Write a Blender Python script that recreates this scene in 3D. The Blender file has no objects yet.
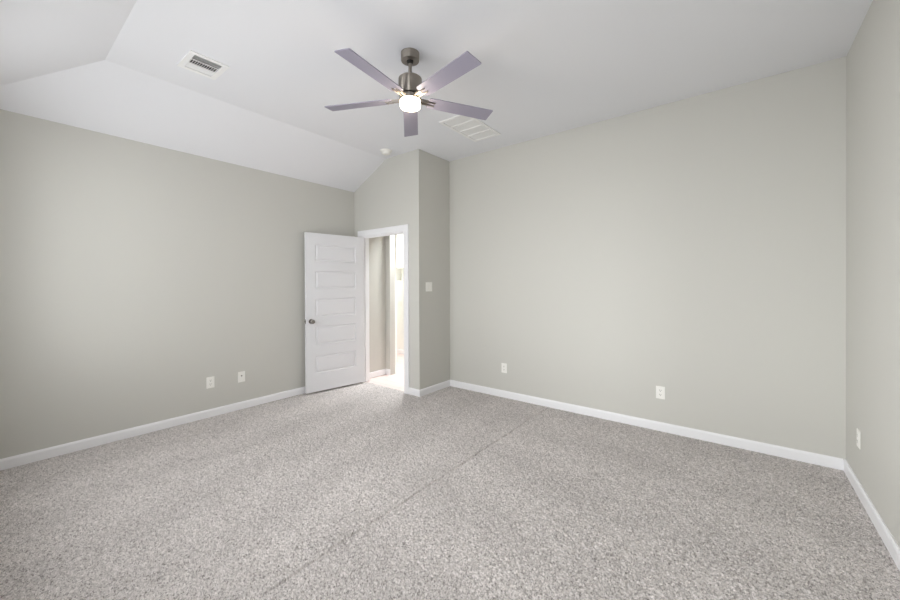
import bpy, bmesh, math, random
import numpy as np
from mathutils import Vector, Matrix
random.seed(7)
SC = bpy.context.scene
COL = SC.collection
PI = math.pi

# ------------------------------------------------------------------ camera
XL, XR, YB, YD, XC = -4.3607, 0.6198, 3.9273, 3.3188, -3.0936   # room planes
HL, HC, XS, YH = 2.7127, 3.048, -3.6739, 0.5654                 # low / high ceiling, breaks
YF = YH - (XS - XL)                                             # front wall plane
CAMH = 1.3868
cam = bpy.data.cameras.new('camera')
co = bpy.data.objects.new('camera', cam); COL.objects.link(co)
_y, _p, _r = math.radians(38.1887), math.radians(-0.2684), math.radians(-0.2042)
R = Vector((math.cos(_y), math.sin(_y), 0)); F = Vector((-math.sin(_y), math.cos(_y), 0)); U = Vector((0, 0, 1))
F, U = F*math.cos(_p) + U*math.sin(_p), U*math.cos(_p) - F*math.sin(_p)
R, U = R*math.cos(_r) + U*math.sin(_r), U*math.cos(_r) - R*math.sin(_r)
M = Matrix((R, U, -F)).transposed().to_4x4(); M.translation = (0, 0, CAMH)
co.matrix_world = M
cam.sensor_width = 36; cam.sensor_fit = 'HORIZONTAL'
cam.lens = 367.3724/900*36
cam.shift_y = -(300-285.6088)/900
cam.clip_start = 0.01
SC.camera = co

# ------------------------------------------------------------------ light and exposure
SC.view_settings.view_transform = 'Standard'
SC.view_settings.look = 'None'
SC.view_settings.gamma = 1
SC.view_settings.use_curve_mapping = False
SC.view_settings.exposure = 0.07
SC.cycles.use_denoising = True
SC.cycles.max_bounces = 14; SC.cycles.diffuse_bounces = 10; SC.cycles.transparent_max_bounces = 12
SC.cycles.caustics_reflective = False; SC.cycles.caustics_refractive = False

DAY = (0.965, 0.985, 1.0)
world = bpy.data.worlds.new('sky'); SC.world = world; world.use_nodes = True
world.node_tree.nodes['Background'].inputs[0].default_value = (*DAY, 1)
world.node_tree.nodes['Background'].inputs[1].default_value = 1.0

WINS = [(-3.75, -2.75), (-2.45, -1.45), (-1.15, -0.15)]      # windows of the front wall, behind the camera
WZ = (0.80, 2.42)
def area(name, loc, direction, sx, sy, watts, color=(1, 1, 1), spread=PI):
    l = bpy.data.lights.new(name, 'AREA'); l.shape = 'RECTANGLE'; l.size = sx; l.size_y = sy
    l.energy = watts; l.color = color; l.spread = spread
    o = bpy.data.objects.new(name, l); COL.objects.link(o)
    o.location = loc; o.rotation_euler = Vector(direction).to_track_quat('-Z', 'Y').to_euler()
    return o
E_WIN = (4, 0, 0); E_GROUND = 0; E_SKYL = 800; E_SKYR = 0; E_SKYC = 190; E_MID = 140; E_BATH = 13; E_HALL = 18; W_FAN = 4.5; E_WORLD = 4.2
world.node_tree.nodes['Background'].inputs[1].default_value = E_WORLD
for (a, b), w in zip(WINS, E_WIN):
    wc = ((a+b)/2, YF-0.16, (WZ[0]+WZ[1])/2)
    if w: area('window_daylight', wc, (0, 1, 0), b-a, WZ[1]-WZ[0], w, DAY)
    area('window_portal', wc, (0, 1, 0), b-a, WZ[1]-WZ[0], 1).data.cycles.is_portal = True
if E_GROUND: area('sunlit_ground', (-2.0, -3.2, -0.25), (0, 0, 1), 8.0, 5.0, E_GROUND, DAY)
if E_SKYL: area('sky_fill_lamp', (-6.5, -4.2, 2.6), (1.0, 0.9, -0.18), 4.0, 3.0, E_SKYL, DAY)  # area lamp outside left, stands in for a brighter side of the sky
if E_SKYR: area('sky_fill_lamp', (2.5, -4.2, 2.6), (-1.0, 0.9, -0.18), 4.0, 3.0, E_SKYR, DAY)
if E_MID: area('outside_fill_lamp', (-2.0, -2.6, 1.7), (0, 1, 0), 6.0, 2.2, E_MID, DAY)  # added lamp panel outside the windows, evens light over walls and floor
if E_SKYC: area('sky_fill_lamp', (-1.9, -7.5, 3.4), (0, 1, -0.22), 5.0, 3.0, E_SKYC, DAY)  # distant area lamp added to reach the back wall and far floor
area('bath_fill_lamp', (-5.95, 4.84, 2.45), (0, 0, -1), 0.4, 0.4, E_BATH, DAY)
area('hall_fill_lamp', (-4.0, 4.1, 2.55), (0, 0, -1), 0.25, 0.25, E_HALL, DAY, math.radians(92))  # added lamp with no fixture, cone narrowed to hall wall and tile

# ------------------------------------------------------------------ materials
def mat(name, color, rough=0.6, metal=0.0, bump=0, bscale=200, spec=0.5, emit=None, estr=0, bdist=0.002):
    m = bpy.data.materials.new(name); m.use_nodes = True
    nt = m.node_tree; b = nt.nodes['Principled BSDF']
    b.inputs['Base Color'].default_value = (*color, 1)
    b.inputs['Roughness'].default_value = rough
    b.inputs['Metallic'].default_value = metal
    b.inputs['Specular IOR Level'].default_value = spec
    if emit:
        b.inputs['Emission Color'].default_value = (*emit, 1); b.inputs['Emission Strength'].default_value = estr
    if bump:
        tc = nt.nodes.new('ShaderNodeTexCoord'); n = nt.nodes.new('ShaderNodeTexNoise'); bp = nt.nodes.new('ShaderNodeBump')
        n.inputs['Scale'].default_value = bscale; n.inputs['Detail'].default_value = 3
        bp.inputs['Strength'].default_value = bump; bp.inputs['Distance'].default_value = bdist
        nt.links.new(tc.outputs['Object'], n.inputs['Vector']); nt.links.new(n.outputs['Fac'], bp.inputs['Height'])
        nt.links.new(bp.outputs['Normal'], b.inputs['Normal'])
    return m
def s2l(*c):
    return tuple((v/255/12.92 if v/255 <= 0.04045 else ((v/255+0.055)/1.055)**2.4) for v in c)
M_WALL = mat('greige_wall_paint', s2l(199.5, 198.4, 192.5), 0.75, bump=0.12, bscale=160, spec=0.25)
M_CEIL = mat('white_ceiling_paint', s2l(231, 232, 236), 0.85, bump=0.15, bscale=120, spec=0.2)
M_TRIM = mat('white_trim_paint', s2l(236, 236, 238), 0.35, spec=0.4)
M_DOOR = mat('white_door_paint', s2l(222, 222, 225), 0.4, spec=0.4, bump=0.06, bscale=60)
M_PLASTIC = mat('white_plastic', s2l(238, 237, 232), 0.35)
M_SLOT = mat('dark_slot', s2l(45, 43, 40), 0.8)
M_DUCT = mat('dark_duct_lining', s2l(14, 14, 15), 0.9)
M_GRILL = mat('white_enamelled_steel', s2l(238, 238, 238), 0.4)
M_FILTER = mat('filter_cloth', s2l(222, 220, 214), 0.95)
M_NICKEL = mat('brushed_nickel', s2l(158, 151, 143), 0.36, metal=1.0)
def brushed(m):
    nt = m.node_tree; b = nt.nodes['Principled BSDF']
    tg = nt.nodes.new('ShaderNodeTangent'); tg.direction_type = 'RADIAL'; tg.axis = 'Z'
    b.inputs['Anisotropic'].default_value = 0.97; b.inputs['Anisotropic Rotation'].default_value = 0.25
    nt.links.new(tg.outputs[0], b.inputs['Tangent'])
brushed(M_NICKEL)
M_KNOB = mat('satin_nickel', s2l(165, 160, 155), 0.25, metal=1.0)
M_BLADE = mat('grey_mauve_blade', s2l(150, 146, 162), 0.45)
M_GLOW = mat('lit_opal_glass', (0.9, 0.9, 0.88), 0.3, emit=(1.0, 0.83, 0.62), estr=14)
M_BATHW = mat('white_bath_paint', s2l(240, 240, 236), 0.7)
M_OUT = mat('window_white_vinyl', s2l(240, 240, 240), 0.4)

def carpet_material():
    m = bpy.data.materials.new('flecked_cut_pile_carpet'); m.use_nodes = True
    nt = m.node_tree; N = nt.nodes.new; L = nt.links.new
    b = nt.nodes['Principled BSDF']; b.inputs['Roughness'].default_value = 1.0
    b.inputs['Specular IOR Level'].default_value = 0.05
    tc = N('ShaderNodeTexCoord')
    def cells(scale, seed):
        mp = N('ShaderNodeMapping'); mp.inputs['Location'].default_value = (seed, seed*0.7, 0); L(tc.outputs['Object'], mp.inputs['Vector'])
        v = N('ShaderNodeTexVoronoi'); v.voronoi_dimensions = '2D'; v.inputs['Scale'].default_value = scale; L(mp.outputs[0], v.inputs['Vector'])
        sp = N('ShaderNodeSeparateColor'); L(v.outputs['Color'], sp.inputs[0])
        return v, sp.outputs[0]
    v1, c1 = cells(215, 0.3); v2, c2 = cells(115, 3.1); v3, c3 = cells(60, 7.7)
    w1 = N('ShaderNodeMath'); w1.operation = 'MULTIPLY'; w1.inputs[1].default_value = 0.60; L(c1, w1.inputs[0])
    w2 = N('ShaderNodeMath'); w2.operation = 'MULTIPLY_ADD'; w2.inputs[1].default_value = 0.28; L(c2, w2.inputs[0]); L(w1.outputs[0], w2.inputs[2])
    n1 = N('ShaderNodeMath'); n1.operation = 'MULTIPLY_ADD'; n1.inputs[1].default_value = 0.12; L(c3, n1.inputs[0]); L(w2.outputs[0], n1.inputs[2])
    cr = N('ShaderNodeValToRGB'); e = cr.color_ramp.elements
    e[0].position = 0.10; e[0].color = (*s2l(142, 136, 133), 1)
    e[1].position = 0.90; e[1].color = (*s2l(236, 230, 228), 1)
    k = e.new(0.34); k.color = (*s2l(189, 184, 181), 1)
    k = e.new(0.60); k.color = (*s2l(214, 208, 205), 1)
    L(n1.outputs[0], cr.inputs['Fac'])
    # brushed pile: broad lanes left by the vacuum, along the room on one side of the seam, across it on the other
    sep = N('ShaderNodeSeparateXYZ'); L(tc.outputs['Object'], sep.inputs['Vector'])
    nd = N('ShaderNodeTexNoise'); nd.inputs['Scale'].default_value = 1.1; nd.inputs['Detail'].default_value = 3
    L(tc.outputs['Object'], nd.inputs['Vector'])
    def lane(axis, other, slope, freq):
        a = N('ShaderNodeMath'); a.operation = 'MULTIPLY_ADD'; a.inputs[1].default_value = slope
        L(sep.outputs[other], a.inputs[0]); L(sep.outputs[axis], a.inputs[2])
        d = N('ShaderNodeMath'); d.operation = 'MULTIPLY_ADD'; d.inputs[1].default_value = 0.55
        L(nd.outputs['Fac'], d.inputs[0]); L(a.outputs[0], d.inputs[2])
        f = N('ShaderNodeMath'); f.operation = 'MULTIPLY'; f.inputs[1].default_value = freq; L(d.outputs[0], f.inputs[0])
        s = N('ShaderNodeMath'); s.operation = 'SINE'; L(f.outputs[0], s.inputs[0])
        return s
    sa, sb = lane('X', 'Y', 0.10, 11.0), lane('Y', 'X', 0.15, 9.0)
    side = N('ShaderNodeMapRange'); side.inputs['From Min'].default_value = -2.1; side.inputs['From Max'].default_value = -1.5
    L(sep.outputs['X'], side.inputs['Value'])
    mx = N('ShaderNodeMix'); mx.data_type = 'FLOAT'
    L(side.outputs[0], mx.inputs[0]); L(sa.outputs[0], mx.inputs[2]); L(sb.outputs[0], mx.inputs[3])
    n3 = N('ShaderNodeTexNoise'); n3.inputs['Scale'].default_value = 2.2; n3.inputs['Detail'].default_value = 4
    L(tc.outputs['Object'], n3.inputs['Vector'])
    am = N('ShaderNodeMath'); am.operation = 'MULTIPLY_ADD'; am.inputs[1].default_value = 0.034; am.inputs[2].default_value = 0.915
    L(mx.outputs[0], am.inputs[0])
    ad = N('ShaderNodeMath'); ad.operation = 'MULTIPLY_ADD'; ad.inputs[1].default_value = 0.18
    L(n3.outputs['Fac'], ad.inputs[0]); L(am.outputs[0], ad.inputs[2])
    mul = N('ShaderNodeVectorMath'); mul.operation = 'SCALE'
    L(cr.outputs['Color'], mul.inputs[0]); L(ad.outputs[0], mul.inputs['Scale'])
    L(mul.outputs[0], b.inputs['Base Color'])
    return m
M_CARPET = carpet_material()

def tile_material():
    m = bpy.data.materials.new('pale_pink_plank_tile'); m.use_nodes = True
    nt = m.node_tree; N = nt.nodes.new; L = nt.links.new
    b = nt.nodes['Principled BSDF']; b.inputs['Roughness'].default_value = 0.35
    tc = N('ShaderNodeTexCoord'); br = N('ShaderNodeTexBrick')
    br.inputs['Color1'].default_value = (*s2l(226, 206, 203), 1); br.inputs['Color2'].default_value = (*s2l(232, 214, 210), 1)
    br.inputs['Mortar'].default_value = (*s2l(205, 190, 186), 1)
    br.inputs['Scale'].default_value = 1.0; br.inputs['Mortar Size'].default_value = 0.004
    br.inputs['Brick Width'].default_value = 0.9; br.inputs['Row Height'].default_value = 0.15
    L(tc.outputs['Object'], br.inputs['Vector']); L(br.outputs['Color'], b.inputs['Base Color'])
    return m
M_TILE = tile_material()
def glass_material():
    m = bpy.data.materials.new('window_glass'); m.use_nodes = True
    nt = m.node_tree; nt.nodes.remove(nt.nodes['Principled BSDF'])
    t = nt.nodes.new('ShaderNodeBsdfTransparent'); g = nt.nodes.new('ShaderNodeBsdfGlossy'); g.inputs['Roughness'].default_value = 0.0
    mx = nt.nodes.new('ShaderNodeMixShader'); mx.inputs[0].default_value = 0.06
    nt.links.new(t.outputs[0], mx.inputs[1]); nt.links.new(g.outputs[0], mx.inputs[2])
    nt.links.new(mx.outputs[0], nt.nodes['Material Output'].inputs['Surface'])
    return m
M_GLASS = glass_material()

# ------------------------------------------------------------------ helpers
def obj(name, bm, m, parent=None, smooth=False, loc=None):
    me = bpy.data.meshes.new(name)
    bmesh.ops.recalc_face_normals(bm, faces=bm.faces[:])
    bm.to_mesh(me); bm.free()
    if m: me.materials.append(m)
    o = bpy.data.objects.new(name, me); COL.objects.link(o)
    if parent: o.parent = parent
    if loc: o.location = loc
    if smooth:
        for p in me.polygons: p.use_smooth = True
        me.set_sharp_from_angle(angle=math.radians(35))
    return o
def tag(o, label, cat, group=None, kind=None):
    o['label'] = label; o['category'] = cat
    if group: o['group'] = group
    if kind: o['kind'] = kind
    return o
def thing(name, loc, label, cat, rot=None, group=None, kind=None):
    o = bpy.data.objects.new(name, None); COL.objects.link(o); o.location = loc
    o.empty_display_size = 0.05
    if rot is not None: o.rotation_euler = rot
    return tag(o, label, cat, group, kind)
def add_box(bm, lo, hi, bevel=0):
    lo, hi = Vector(lo), Vector(hi)
    r = bmesh.ops.create_cube(bm, size=1)
    vs = r['verts']
    for v in vs: v.co = Vector([lo[i] + (v.co[i]+0.5)*(hi[i]-lo[i]) for i in range(3)])
    if bevel:
        es = list({e for v in vs for e in v.link_edges})
        bmesh.ops.bevel(bm, geom=es, offset=bevel, segments=2, affect='EDGES', profile=0.5)
def box(lo, hi, bevel=0):
    bm = bmesh.new(); add_box(bm, lo, hi, bevel); return bm
def add_lathe(bm, prof, n=48, mtx=None):
    """prof: (r, z) from top to bottom, spun about z; zero radius closes the end"""
    rings = []
    for (r, z) in prof:
        if r < 1e-6: rings.append([bm.verts.new((0, 0, z))])
        else: rings.append([bm.verts.new((r*math.cos(2*PI*i/n), r*math.sin(2*PI*i/n), z)) for i in range(n)])
    for a, b in zip(rings, rings[1:]):
        for i in range(n):
            j = (i+1) % n
            if len(a) == 1 and len(b) > 1: bm.faces.new((a[0], b[i], b[j]))
            elif len(b) == 1 and len(a) > 1: bm.faces.new((a[i], b[0], a[j]))
            elif len(a) > 1: bm.faces.new((a[i], b[i], b[j], a[j]))
    if mtx is not None:
        bmesh.ops.transform(bm, matrix=mtx, verts=[v for r in rings for v in r])
def lathe(prof, n=48, mtx=None):
    bm = bmesh.new(); add_lathe(bm, prof, n, mtx); return bm
def prism(poly, vec):
    """closed 3D polygon extruded by vec"""
    bm = bmesh.new(); vec = Vector(vec)
    a = [bm.verts.new(p) for p in poly]; b = [bm.verts.new(Vector(p)+vec) for p in poly]
    bm.faces.new(a); bm.faces.new(b[::-1])
    for i in range(len(a)):
        j = (i+1) % len(a); bm.faces.new((a[i], b[i], b[j], a[j]))
    return bm
def struct(name, bm, m, label, cat, smooth=False):
    return tag(obj(name, bm, m, None, smooth), label, cat, kind='structure')

# ------------------------------------------------------------------ shell
T = 0.12
# carpet with a real seam groove running the length of the room
# cut pile: a slab whose top is a dense field of tuft tips of uneven height, with a seam along the room
def carpet_mesh():
    rng = np.random.default_rng(11)
    step = 0.0050
    nx, ny = int((XR-XL)/step), int((YB-YF)/step)
    gx = np.linspace(XL, XR, nx+1); gy = np.linspace(YF, YB, ny+1)
    X, Y = np.meshgrid(gx, gy)
    inner = np.zeros_like(X, bool); inner[1:-1, 1:-1] = True
    h = rng.random(X.shape)
    Z = -0.0085 + 0.0100*h
    seam = XSEAM + 0.004*np.sin(Y*9) + 0.002*np.sin(Y*31+1)
    Z -= 0.020*np.exp(-((X-seam)/0.0055)**2)*(0.75+0.25*np.sin(Y*23))
    J = 0.36*step
    X = X + np.where(inner, rng.uniform(-J, J, X.shape), 0); Y = Y + np.where(inner, rng.uniform(-J, J, Y.shape), 0)
    idx = np.arange(X.size).reshape(X.shape)
    fx, fy = (gx[:-1]+gx[1:])/2, (gy[:-1]+gy[1:])/2
    keep = ~((fx[None, :] < XC) & (fy[:, None] > YT))
    quads = np.stack([idx[:-1, :-1], idx[:-1, 1:], idx[1:, 1:], idx[1:, :-1]], -1)[keep]
    used = np.unique(quads); rm = np.full(X.size, -1); rm[used] = np.arange(used.size)
    co_ = np.stack([X.ravel(), Y.ravel(), Z.ravel()], 1)[used]; q = rm[quads]
    n0 = len(co_)
    slab = np.array([(x, y, z) for z in (-0.03, -0.024) for x, y in ((XL, YF), (XR, YF), (XR, YB), (XC, YB), (XC, YT), (XL, YT))])
    co_ = np.vstack([co_, slab])
    polys_l = [list(n0+np.array(p)) for p in ((0, 5, 4, 1), (1, 4, 3, 2), (6, 7, 10, 11), (7, 8, 9, 10))] + [[n0+i, n0+(i+1) % 6, n0+6+(i+1) % 6, n0+6+i] for i in range(6)]
    q = np.vstack([q, np.array(polys_l)]).astype(np.int32)
    me = bpy.data.meshes.new('floor')
    me.vertices.add(len(co_)); me.vertices.foreach_set('co', co_.astype(np.float32).ravel())
    me.loops.add(q.size); me.loops.foreach_set('vertex_index', q.ravel())
    me.polygons.add(len(q)); me.polygons.foreach_set('loop_start', np.arange(0, q.size, 4, dtype=np.int32))
    me.update(calc_edges=True); me.validate()
    me.materials.append(M_CARPET)
    o = bpy.data.objects.new('floor', me); COL.objects.link(o)
    return o
XSEAM = -1.682
YT = YD+0.045                          # the carpet ends under the closed door's place, tile begins
tag(carpet_mesh(), 'grey flecked cut pile carpet covering the whole room floor with a seam', 'carpet', kind='structure')

# ceiling: flat field with a sloped margin along the left and front walls
VENT = (-3.306, -3.076, 0.948, 1.138)      # hole of the supply register (x0, x1, y0, y1)
RET = (-2.395, -2.095, 2.925, 3.530)       # hole of the return grille
KS = (HC-HL)/(XS-XL)
xs = sorted([XL-T, XS, VENT[0], VENT[1], RET[0], RET[1], XR+T])
ys = sorted([YF-T, YH, VENT[2], VENT[3], RET[2], RET[3], YB+T])
bm = bmesh.new()
def zc(x, y): return HC - KS*max(0, XS-x, YH-y)
G = {(i, j): bm.verts.new((x, y, zc(x, y))) for i, x in enumerate(xs) for j, y in enumerate(ys)}
def hole(x, y):
    return any(h[0] < x < h[1] and h[2] < y < h[3] for h in (VENT, RET))
for i in range(len(xs)-1):
    for j in range(len(ys)-1):
        if hole((xs[i]+xs[i+1])/2, (ys[j]+ys[j+1])/2): continue
        a, b, c, d = G[i, j], G[i+1, j], G[i+1, j+1], G[i, j+1]
        if i == 0 and j == 0: bm.faces.new((a, b, c)); bm.faces.new((a, c, d))
        else: bm.faces.new((a, b, c, d))
ex = bmesh.ops.extrude_face_region(bm, geom=bm.faces[:])
for v in ex['geom']:
    if isinstance(v, bmesh.types.BMVert): v.co.z += 0.10
struct('ceiling', bm, M_CEIL, 'white ceiling with flat middle and sloped margins above the left and front walls', 'ceiling')

struct('wall_left', box((XL-T, YF-T, -0.03), (XL, YD, HL-0.001)), M_WALL, 'greige painted wall on the left with two white wall plates low down', 'wall')
struct('wall_back', box((XC-T+0.001, YB, -0.03), (XR+T, YB+T, HC)), M_WALL, 'wide greige back wall right of the jutting corner', 'wall')
struct('wall_right', box((XR, YF-T, -0.03), (XR+T, YB-0.0005, HC)), M_WALL, 'greige wall at the right edge', 'wall')
# doorway wall, with the opening cut out of its outline
OX0, OX1, OZ = -4.180, -3.356, 2.050
DT = 0.115
prof = [(XL, -0.03), (OX0-0.02, -0.03), (OX0-0.02, OZ+0.02), (OX1+0.02, OZ+0.02), (OX1+0.02, -0.03), (XC, -0.03), (XC, HC), (XS, HC), (XL, HL)]
struct('wall_doorway', prism([(x, YD, z) for x, z in prof], (0, DT, 0)), M_WALL, 'greige wall around the white doorway with a raking top', 'wall')
struct('wall_alcove', box((XC-T, YD+DT, -0.03), (XC, YB, HC)), M_WALL, 'shaded narrow greige wall with the light switch on it', 'wall')
# front wall with window openings (behind the camera)
fx = [XL-T] + [v for w in WINS for v in w] + [XR+T]
bm = bmesh.new()
for i in range(0, len(fx), 2): add_box(bm, (fx[i], YF-T, -0.03), (fx[i+1], YF, HL))
for a, b in WINS:
    add_box(bm, (a, YF-T, -0.03), (b, YF, WZ[0])); add_box(bm, (a, YF-T, WZ[1]), (b, YF, HL))
struct('wall_front', bm, M_WALL, 'greige front wall with three tall windows opposite the back wall', 'wall')
for n, (a, b) in enumerate(WINS):
    w = thing('window_%d' % (n+1), ((a+b)/2, YF-0.06, WZ[0]), 'white vinyl window in the front wall', 'window', kind='structure', group='front windows')
    h, hw = WZ[1]-WZ[0], (b-a)/2
    bm = bmesh.new(); f = 0.035
    add_box(bm, (-hw, -0.03, 0), (-hw+f, 0.03, h)); add_box(bm, (hw-f, -0.03, 0), (hw, 0.03, h))
    add_box(bm, (-hw+f, -0.03, 0), (hw-f, 0.03, f)); add_box(bm, (-hw+f, -0.03, h-f), (hw-f, 0.03, h))
    add_box(bm, (-hw+f, -0.02, h/2-0.02), (hw-f, 0.02, h/2+0.02))
    obj('window_frame', bm, M_OUT, w)
    obj('pane', box((-hw+f, -0.003, f), (hw-f, 0.003, h/2-0.02)), M_GLASS, w)
    obj('pane', box((-hw+f, -0.003, h/2+0.02), (hw-f, 0.003, h-f)), M_GLASS, w)

# baseboards: profile with an eased top, mitred by running them into each other
BH, BT = 0.083, 0.014
def baseboard(name, p0, p1, nrm, label):
    """p0->p1 along the wall foot, nrm points into the room"""
    p0, p1, nrm = Vector((*p0, 0)), Vector((*p1, 0)), Vector((*nrm, 0))
    pr = [(0, 0), (BT, 0), (BT, BH-0.016), (BT*0.72, BH-0.006), (BT*0.45, BH), (0, BH)]
    return struct(name, prism([p0 + nrm*a + Vector((0, 0, z)) for a, z in pr], p1-p0), M_TRIM, label, 'baseboard')
CW, CT = 0.083, 0.018      # door casing
CXL, CXR = OX0-0.006-CW, OX1+0.006+CW
baseboard('baseboard_left', (XL, YF), (XL, YD), (1, 0), 'white baseboard along the left wall')
baseboard('baseboard_doorway', (CXR, YD), (XC+BT, YD), (0, -1), 'short white baseboard right of the door casing')
baseboard('baseboard_alcove', (XC, YD), (XC, YB), (1, 0), 'short white baseboard under the light switch')
baseboard('baseboard_back', (XC+BT, YB), (XR-BT, YB), (0, -1), 'long white baseboard along the back wall')
baseboard('baseboard_right', (XR, YF), (XR, YB), (-1, 0), 'white baseboard along the right wall')

# door frame: jambs + stop (trim_1) and casing (trim_2)
bm = bmesh.new(); y0, y1 = YD-0.001, YD+DT+0.001
add_box(bm, (OX0-0.02, y0, 0), (OX0, y1, OZ)); add_box(bm, (OX1, y0, 0), (OX1+0.02, y1, OZ))
add_box(bm, (OX0-0.02, y0, OZ), (OX1+0.02, y1, OZ+0.02))
add_box(bm, (OX0, YD+0.037, 0), (OX0+0.011, YD+0.072, OZ)); add_box(bm, (OX1-0.011, YD+0.037, 0), (OX1, YD+0.072, OZ))
add_box(bm, (OX0+0.011, YD+0.037, OZ-0.011), (OX1-0.011, YD+0.072, OZ))
struct('trim_1', bm, M_TRIM, 'white door jamb lining the open doorway', 'door frame')
def casing(name, yb, s, label):
    bm = bmesh.new()
    def prf(t): return [(0, 0), (0.011, 0), (CT, 0.02), (CT, CW-0.004), (CT-0.004, CW), (0, CW)]
    x0, x1, z1 = OX0-0.006, OX1+0.006, OZ+0.006
    # mitred run: left leg up, head, right leg down
    secs = []
    for (x, z, dx, dz) in ((x0, 0, -1, 0), (x0, z1, -1, 1), (x1, z1, 1, 1), (x1, 0, 1, 0)):
        secs.append([bm.verts.new((x+dx*w, yb + s*t, z+dz*w)) for t, w in prf(0)])
    for a, b in zip(secs, secs[1:]):
        for i in range(len(a)):
            j = (i+1) % len(a); bm.faces.new((a[i], a[j], b[j], b[i]))
    bm.faces.new(secs[0]); bm.faces.new(secs[-1])
    return struct(name, bm, M_TRIM, label, 'door casing')
casing('trim_2', YD-0.0015, -1, 'white door casing around the doorway')

# ------------------------------------------------------------------ hall and bath beyond the doorway
HZ = 2.60
YH0 = YD+DT
struct('floor_hall', box((-6.2, YT, -0.03), (XC-T, 5.35, -0.006)), M_TILE, 'pale pinkish tile floor beyond the doorway', 'tile floor')
struct('ceiling_hall', box((-6.2, YH0, HZ), (XC-T, 5.35, HZ+0.05)), M_BATHW, 'white ceiling of the room beyond the doorway', 'ceiling')
HX = -4.285
struct('wall_hall_left', prism([(HX-T, YH0, -0.02), (HX, YH0, -0.02), (HX, 3.84, -0.02), (-4.185, 3.84, -0.02), (-4.185, 3.94, -0.02), (HX-T, 3.94, -0.02)], (0, 0, HZ+0.02)),
       M_WALL, 'greige hall wall seen through the left half of the doorway', 'wall')
struct('wall_hall_right', box((-3.23, YB+T, -0.02), (XC-T+0.02, 5.35, HZ)), M_BATHW, 'white wall on the right of the hall', 'wall')
struct('wall_hall_closure', box((-6.3, 3.82, -0.02), (HX-T, 3.94, HZ)), M_BATHW, 'white front wall of the bath', 'wall')
struct('wall_hall_end', box((-6.3, 3.94, -0.02), (-6.2, 5.35, HZ)), M_BATHW, 'white end wall of the bath', 'wall')
# bath wall with a recessed niche
NX0, NX1, NZ0, NZ1, BY = -5.42, -5.12, 1.455, 1.705, 5.15
bm = bmesh.new()
add_box(bm, (-6.2, BY, -0.02), (NX0, 5.35, HZ)); add_box(bm, (NX1, BY, -0.02), (XC-T, 5.35, HZ))
add_box(bm, (NX0, BY, -0.02), (NX1, 5.35, NZ0)); add_box(bm, (NX0, BY, NZ1), (NX1, 5.35, HZ))
add_box(bm, (NX0, BY+0.13, NZ0), (NX1, 5.35, NZ1))
struct('wall_bath', bm, M_BATHW, 'bright white wall with a small recessed niche beyond the doorway', 'wall')
struct('wall_bath_return', box((-6.2, 4.42, -0.02), (-4.73, 4.50, HZ)), M_BATHW, 'cream white wall end in the bright room beyond the doorway', 'wall')
def bb_hall(name, p0, p1, n, label): baseboard(name, p0, p1, n, label)
bb_hall('baseboard_hall', (HX, YH0+0.02), (HX, 3.84), (1, 0), 'white baseboard of the hall wall seen through the doorway')
bb_hall('baseboard_hall_return', (HX+BT, 3.84), (-4.185, 3.84), (0, -1), 'white baseboard at the hall corner beyond the doorway')
bb_hall('baseboard_bath', (-6.2, BY), (-3.3, BY), (0, -1), 'white baseboard of the bright wall beyond the doorway')

# ------------------------------------------------------------------ the open door
A0 = Vector((-4.134, 3.297, 0)); u = Vector((-0.1400, -0.9902, 0)).normalized(); nrm = Vector((-u.y, u.x, 0))
DTK, DW, DZ0, DZ1 = 0.035, 0.813, 0.020, 2.040
A = A0 - nrm*DTK                      # wall side corner of the hinge edge
rotz = math.atan2(u.y, u.x)           # local x runs along the leaf; local +y = visible face
door = thing('door_1', (A.x, A.y, 0), 'white five panel door standing open against the left wall', 'door', rot=(0, 0, rotz), kind='structure')
bm = bmesh.new()
panels = [(0.250, 0.478), (0.612, 0.852), (0.972, 1.206), (1.332, 1.560), (1.680, 1.900)]
PX0, PX1 = 0.118, 0.695
def door_face(bm, y, s):
    """moulded face at depth y, s = outward direction; returns the outer ring"""
    xs_, zs_ = [0, PX0, PX1, DW], [DZ0] + [v for p in panels for v in p] + [DZ1]
    g = {(i, j): bm.verts.new((x, y, z)) for i, x in enumerate(xs_) for j, z in enumerate(zs_)}
    for i in range(3):
        for j in range(len(zs_)-1):
            q = [g[i, j], g[i+1, j], g[i+1, j+1], g[i, j+1]]
            if i == 1 and j % 2 == 1:
                x0, x1, z0, z1 = xs_[1], xs_[2], zs_[j], zs_[j+1]
                ring = q
                for ins, dep in ((0.011, -0.011), (0.018, -0.011), (0.034, -0.001)):
                    nr = [bm.verts.new((x, y+s*dep, z)) for x, z in ((x0+ins, z0+ins), (x1-ins, z0+ins), (x1-ins, z1-ins), (x0+ins, z1-ins))]
                    for k in range(4): bm.faces.new((ring[k], ring[(k+1) % 4], nr[(k+1) % 4], nr[k]))
                    ring = nr
                bm.faces.new(ring)
            else: bm.faces.new(q)
    nz = len(zs_)-1
    return [g[i, 0] for i in range(4)] + [g[3, j] for j in range(1, nz+1)] + [g[i, nz] for i in (2, 1, 0)] + [g[0, j] for j in range(nz-1, 0, -1)]
ra = door_face(bm, 0, -1); rb = door_face(bm, DTK, 1)
for i in range(len(ra)):
    j = (i+1) % len(ra); bm.faces.new((ra[i], ra[j], rb[j], rb[i]))
obj('door_leaf', bm, M_DOOR, door)
KX, KZ = 0.750, 0.920
kp = [(0.0, 0.0), (0.032, 0.0), (0.032, 0.004), (0.029, 0.008), (0.012, 0.010), (0.011, 0.028), (0.016, 0.033), (0.026, 0.040), (0.0285, 0.050), (0.026, 0.060), (0.018, 0.066), (0, 0.067)]
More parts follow.
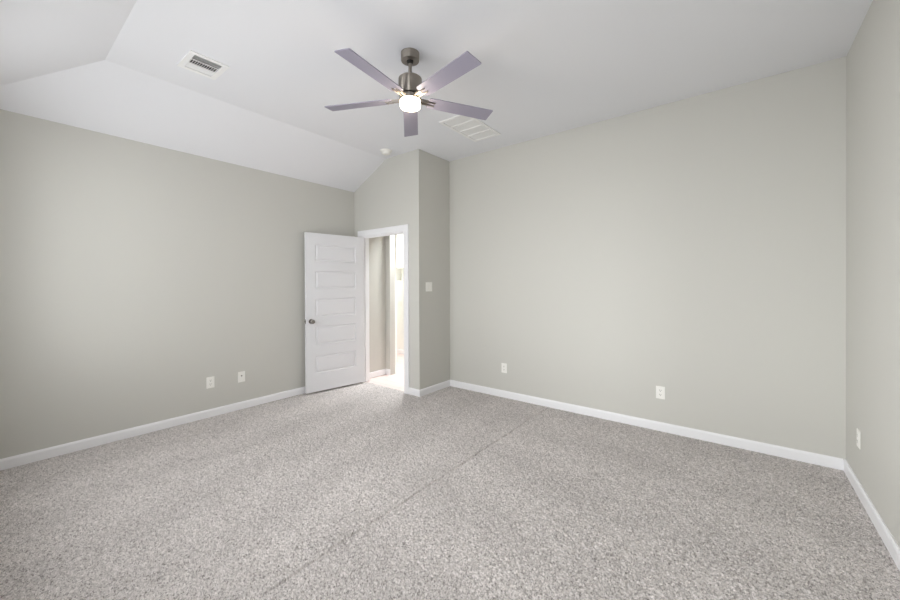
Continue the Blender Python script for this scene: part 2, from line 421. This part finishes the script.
for s in (1, -1):
    y = DTK if s > 0 else 0
    mt = Matrix.Translation((KX, y, KZ)) @ Matrix.Rotation(-s*PI/2, 4, 'X')
    o = obj('door_knob', lathe(kp, 32, mt), M_KNOB, door, True); o['label'] = 'satin nickel round door knob'
o = obj('latch_plate', box((DW-0.001, 0.006, KZ-0.028), (DW+0.0015, DTK-0.006, KZ+0.028)), M_KNOB, door); o['label'] = 'nickel latch plate on the door edge'
obj('latch_bolt', box((DW+0.0015, 0.012, KZ-0.009), (DW+0.011, DTK-0.012, KZ+0.009), 0.002), M_KNOB, o)
for hz in (0.22, 1.03, 1.84):
    bm = bmesh.new()
    add_lathe(bm, [(0, 0.045), (0.0055, 0.045), (0.0055, -0.045), (0, -0.045)], 16, Matrix.Translation((-0.005, -0.004, hz)))
    add_box(bm, (-0.0015, 0.0, hz-0.045), (0.0005, DTK-0.005, hz+0.045))
    obj('hinge', bm, M_KNOB, door, True)

# ------------------------------------------------------------------ ceiling fan
FX, FY, ZB = -1.8620, 1.9120, 2.7187
fan = thing('ceiling_fan', (FX, FY, HC), 'brushed nickel ceiling fan with five grey blades and a lit round lamp', 'ceiling fan')
def fz(z): return z-HC
obj('canopy', lathe([(0, 0), (0.066, 0), (0.066, fz(3.000)), (0.0635, fz(2.992)), (0.026, fz(2.990)), (0.024, fz(3.002)), (0, fz(3.002))], 48), M_NICKEL, fan, True)
obj('hanger_ball', lathe([(0, fz(3.003)), (0.022, fz(2.998)), (0.0225, fz(2.985)), (0.017, fz(2.974)), (0, fz(2.970))], 32), M_SLOT, fan, True)
obj('downrod', lathe([(0, fz(2.99)), (0.0125, fz(2.99)), (0.0125, fz(2.885)), (0.021, fz(2.884)), (0.021, fz(2.86)), (0, fz(2.86))], 32), M_NICKEL, fan, True)
obj('motor_housing', lathe([(0, fz(2.868)), (0.078, fz(2.868)), (0.084, fz(2.862)), (0.084, fz(2.752)), (0.080, fz(2.746)), (0.060, fz(2.744)), (0.060, fz(2.732)), (0, fz(2.732))], 64), M_NICKEL, fan, True)
obj('light_collar', lathe([(0, fz(2.733)), (0.076, fz(2.733)), (0.078, fz(2.730)), (0.078, fz(2.708)), (0.074, fz(2.705)), (0, fz(2.705))], 64), M_NICKEL, fan, True)
sh = obj('light_shade', lathe([(0, fz(2.706)), (0.073, fz(2.706)), (0.0735, fz(2.672)), (0.070, fz(2.660)), (0.060, fz(2.656)), (0, fz(2.6555))], 64), M_GLOW, fan, True)
sh['label'] = 'glowing white opal glass shade'
def make_blade(rootang):
    """blade along local +x, pitched about its own axis"""
    bm = bmesh.new()
    r0, r1, w0, w1, t = 0.135, 0.651, 0.108, 0.124, 0.006
    sl = 0.010                                      # slightly skewed tip
    poly = [(r0, -w0/2+0.012), (r0+0.012, -w0/2), (r1-0.004, -w1/2), (r1, -w1/2+0.004), (r1, w1/2-0.004), (r1-0.004, w1/2), (r0+0.012, w0/2), (r0, w0/2-0.012)]
    a = [bm.verts.new((x, y, -t/2)) for x, y in poly]; b = [bm.verts.new((x, y, t/2)) for x, y in poly]
    bm.faces.new(a[::-1]); bm.faces.new(b)
    for i in range(len(a)):
        j = (i+1) % len(a); bm.faces.new((a[i], a[j], b[j], b[i]))
    bm.transform(Matrix.Rotation(-PITCH, 4, 'X'))
    return bm
PITCH = -0.194*-1
def make_iron():
    bm = bmesh.new()
    # two rods out of the hub under the blade root, a cross plate with screws
    for s in (-1, 1):
        add_box(bm, (0.055, s*0.016-0.0042, -0.011), (0.188, s*0.016+0.0042, -0.0032), 0.0015)
    add_box(bm, (0.055, -0.022, -0.003), (0.150, 0.022, 0.006), 0.002)
    for s in (-1, 1):
        add_lathe(bm, [(0, -0.0128), (0.0055, -0.0128), (0.0055, -0.0155), (0.003, -0.0165), (0, -0.0165)], 12, Matrix.Translation((0.176, s*0.016, 0.002)))
    bm.transform(Matrix.Rotation(-PITCH, 4, 'X'))
    return bm
proto = None
for k in range(5):
    ang = math.radians(-10.295+72*k)
    if proto is None:
        bl = obj('blade', make_blade(0), M_BLADE, fan); ir = obj('blade_iron', make_iron(), M_NICKEL, bl)
        ir['label'] = 'nickel blade iron'
        proto = (bl, ir)
    else:
        bl = proto[0].copy(); COL.objects.link(bl); bl.parent = fan
        ir = proto[1].copy(); COL.objects.link(ir); ir.parent = bl
    bl.location = (0, 0, ZB-HC); bl.rotation_euler = (0, 0, ang)
lamp = bpy.data.lights.new('fan_lamp', 'POINT'); lamp.energy = W_FAN; lamp.color = (1, 0.86, 0.70); lamp.shadow_soft_size = 0.05
lo_ = bpy.data.objects.new('fan_lamp', lamp); COL.objects.link(lo_); lo_.location = (FX, FY, 2.62)

# ------------------------------------------------------------------ supply register in the ceiling
reg = thing('air_register', ((VENT[0]+VENT[1])/2, (VENT[2]+VENT[3])/2, HC), 'white square supply register with dark slots in the ceiling above the left wall', 'air vent')
hx, hy = (VENT[1]-VENT[0])/2, (VENT[3]-VENT[2])/2
bm = bmesh.new(); fw = 0.037
OXV, OYV = 0.144, 0.127
for lo2, hi2 in (((-OXV, -OYV), (-hx+0.004, OYV)), ((hx-0.004, -OYV), (OXV, OYV)), ((-hx+0.004, -OYV), (hx-0.004, -hy+0.004)), ((-hx+0.004, hy-0.004), (hx-0.004, OYV))):
    add_box(bm, (*lo2, -0.007), (*hi2, 0.0))
obj('register_frame', bm, M_GRILL, reg)
bm = bmesh.new(); e = 0.0005
add_box(bm, (-hx+e, -hy+e, 0.12), (hx-e, hy-e, 0.122))
for lo2, hi2 in (((-hx+e, -hy+e), (-hx+0.002, hy-e)), ((hx-0.002, -hy+e), (hx-e, hy-e)), ((-hx+e, -hy+e), (hx-e, -hy+0.002)), ((-hx+e, hy-0.002), (hx-e, hy-e))):
    add_box(bm, (*lo2, 0.012), (*hi2, 0.12))
obj('duct_boot', bm, M_DUCT, reg)
bm = bmesh.new()                       # dividers between the three louvre banks
for x in (-0.038, 0.038): add_box(bm, (x-0.003, -hy+0.003, -0.005), (x+0.003, hy-0.003, -0.001))
obj('divider', bm, M_GRILL, reg)
def slat(lo2, hi2, ang, axis, loc):
    bm = box(lo2, hi2); bm.transform(Matrix.Translation(loc) @ Matrix.Rotation(ang, 4, axis)); return bm
for i in range(12):                    # middle bank: short blades across
    y = -hy+0.011 + i*(2*hy-0.022)/11
    obj('louvre', slat((-0.0345, -0.0016, -0.003), (0.0345, 0.0016, 0.003), math.radians(-32), 'X', (0, y, -0.001)), M_GRILL, reg)
for s in (-1, 1):                      # side banks: long blades throwing air to the sides
    for i in range(4):
        x = s*(0.052 + i*0.0165)
        obj('louvre', slat((-0.0092, -hy+0.003, -0.0007), (0.0092, hy-0.003, 0.0007), math.radians(48 if s > 0 else -28), 'Y', (x, 0, 0.003)), M_GRILL, reg)

# ------------------------------------------------------------------ return air grille
ret = thing('return_grille', ((RET[0]+RET[1])/2, (RET[2]+RET[3])/2, HC), 'long white return air grille in the ceiling behind the fan', 'air vent')
hx, hy = (RET[1]-RET[0])/2, (RET[3]-RET[2])/2
ox, oy = hx+0.024, hy+0.024
bm = bmesh.new()
for lo2, hi2 in (((-ox, -oy), (-hx+0.004, oy)), ((hx-0.004, -oy), (ox, oy)), ((-hx+0.004, -oy), (hx-0.004, -hy+0.004)), ((-hx+0.004, hy-0.004), (hx-0.004, oy))):
    add_box(bm, (*lo2, -0.009), (*hi2, 0.0))
obj('grille_frame', bm, M_GRILL, ret)
for k in (1, 2, 3):
    y = -hy + 2*hy*k/4
    obj('crossbar', box((-hx+0.004, y-0.008, -0.0075), (hx-0.004, y+0.008, 0.004)), M_GRILL, ret)
e = 0.0005
obj('filter', box((-hx+e, -hy+e, 0.030), (hx-e, hy-e, 0.050)), M_FILTER, ret)
bm = bmesh.new()
for i in range(24):
    x = -hx+0.010 + i*(2*hx-0.02)/23
    add = box((-0.0062, -hy+0.002, -0.0005), (0.0062, hy-0.002, 0.0005))
    add.transform(Matrix.Translation((x, 0, 0.001)) @ Matrix.Rotation(math.radians(-30), 4, 'Y'))
    me = bpy.data.meshes.new('tmp'); add.to_mesh(me); add.free(); bm.from_mesh(me); bpy.data.meshes.remove(me)
obj('louvre_bank', bm, M_GRILL, ret)

# ------------------------------------------------------------------ smoke detector
sm = thing('smoke_detector', (-3.449, 3.108, HC), 'small round white smoke detector on the ceiling by the doorway wall', 'smoke detector')
obj('base_plate', lathe([(0, 0), (0.072, 0), (0.072, -0.008), (0.068, -0.011), (0, -0.011)], 40), M_PLASTIC, sm, True)
obj('sensor_head', lathe([(0, -0.011), (0.056, -0.011), (0.055, -0.024), (0.050, -0.026), (0.050, -0.029), (0.053, -0.031), (0.050, -0.042), (0.036, -0.048), (0, -0.049)], 40), M_PLASTIC, sm, True)
obj('test_button', lathe([(0, -0.0485), (0.009, -0.0485), (0.009, -0.051), (0, -0.0515)], 20, Matrix.Translation((0.015, 0, 0))), M_GRILL, sm, True)

# ------------------------------------------------------------------ wall plates
# local frame: x to the right along the wall, y out of the wall (towards the room is -y), z up
def plate_mesh(w, h): return box((-w/2, -0.0055, -h/2), (w/2, 0, h/2), 0.002)
def add_receptacle(t, z):
    r = obj('receptacle', box((-0.0165, -0.0080, z-0.0145), (0.0165, -0.0050, z+0.0145), 0.0012), M_PLASTIC, t)
    bm = bmesh.new()
    add_box(bm, (-0.0080, -0.0084, z-0.001), (-0.0054, -0.0078, z+0.0085)); add_box(bm, (0.0054, -0.0084, z+0.0005), (0.0080, -0.0078, z+0.0075))
    add_lathe(bm, [(0, 0.0003), (0.0028, 0.0003), (0.0028, -0.0003), (0, -0.0003)], 12, Matrix.Translation((0, -0.0081, z-0.0075)) @ Matrix.Rotation(PI/2, 4, 'X'))
    s = obj('slots', bm, M_SLOT, r); s['label'] = 'dark plug slots'
def add_screw(t, x, z):
    obj('screw', lathe([(0, 0.0012), (0.0032, 0.0012), (0.0032, -0.001), (0, -0.001)], 12, Matrix.Translation((x, -0.0060, z)) @ Matrix.Rotation(PI/2, 4, 'X')), M_GRILL, t)
def outlet(loc, rz, label):
    t = thing('wall_outlet', loc, label, 'outlet', rot=(0, 0, rz), group='duplex outlets along the walls')
    obj('cover_plate', plate_mesh(0.074, 0.117), M_PLASTIC, t)
    add_receptacle(t, 0.0195); add_receptacle(t, -0.0195); add_screw(t, 0, 0)
    return t
outlet((XL, 1.470, 0.362), PI/2, 'white duplex outlet on the left wall, nearest the camera of its two plates')
outlet((-2.251, YB, 0.358), 0, 'small white outlet low on the back wall, near the alcove corner')
outlet((-0.579, YB, 0.360), 0, 'white outlet low on the right half of the back wall')
outlet((XR, 3.548, 0.362), -PI/2, 'white outlet seen edge on, low on the right wall beside the corner')
t = thing('cable_jack_plate', (XL, 1.776, 0.360), 'white cable jack plate on the left wall, nearer the door', 'wall plate', rot=(0, 0, PI/2))
obj('cover_plate', plate_mesh(0.074, 0.117), M_PLASTIC, t)
o = obj('jack', lathe([(0, 0.010), (0.0030, 0.010), (0.0045, 0.008), (0.0045, 0), (0.0075, 0), (0.0075, -0.003), (0, -0.003)], 12, Matrix.Translation((0, -0.006, 0.012)) @ Matrix.Rotation(PI/2, 4, 'X')), M_KNOB, t, True); o['label'] = 'small metal cable jack'
add_screw(t, 0, 0.042); add_screw(t, 0, -0.042)
def switch(name, loc, rz, label, gangs):
    t = thing(name, loc, label, 'light switch', rot=(0, 0, rz))
    obj('cover_plate', plate_mesh(0.074+0.046*(gangs-1), 0.117), M_PLASTIC, t)
    for g in range(gangs):
        x = (g-(gangs-1)/2)*0.046
        bm = box((-0.0165, -0.0035, -0.033), (0.0165, 0.0035, 0.033), 0.001)
        bm.transform(Matrix.Translation((x, -0.0060, 0)) @ Matrix.Rotation(math.radians(3.5 if g % 2 else -3.5), 4, 'X'))
        obj('rocker', bm, M_PLASTIC, t)
        add_screw(t, x, 0.048); add_screw(t, x, -0.048)
    return t
switch('light_switch', (XC, 3.4975, 1.350), PI/2, 'white double light switch on the shaded narrow wall right of the doorway', 2)
switch('light_switch', (-5.33, BY, 1.00), 0, 'white light switch on the bright wall beyond the doorway, under the niche', 2)
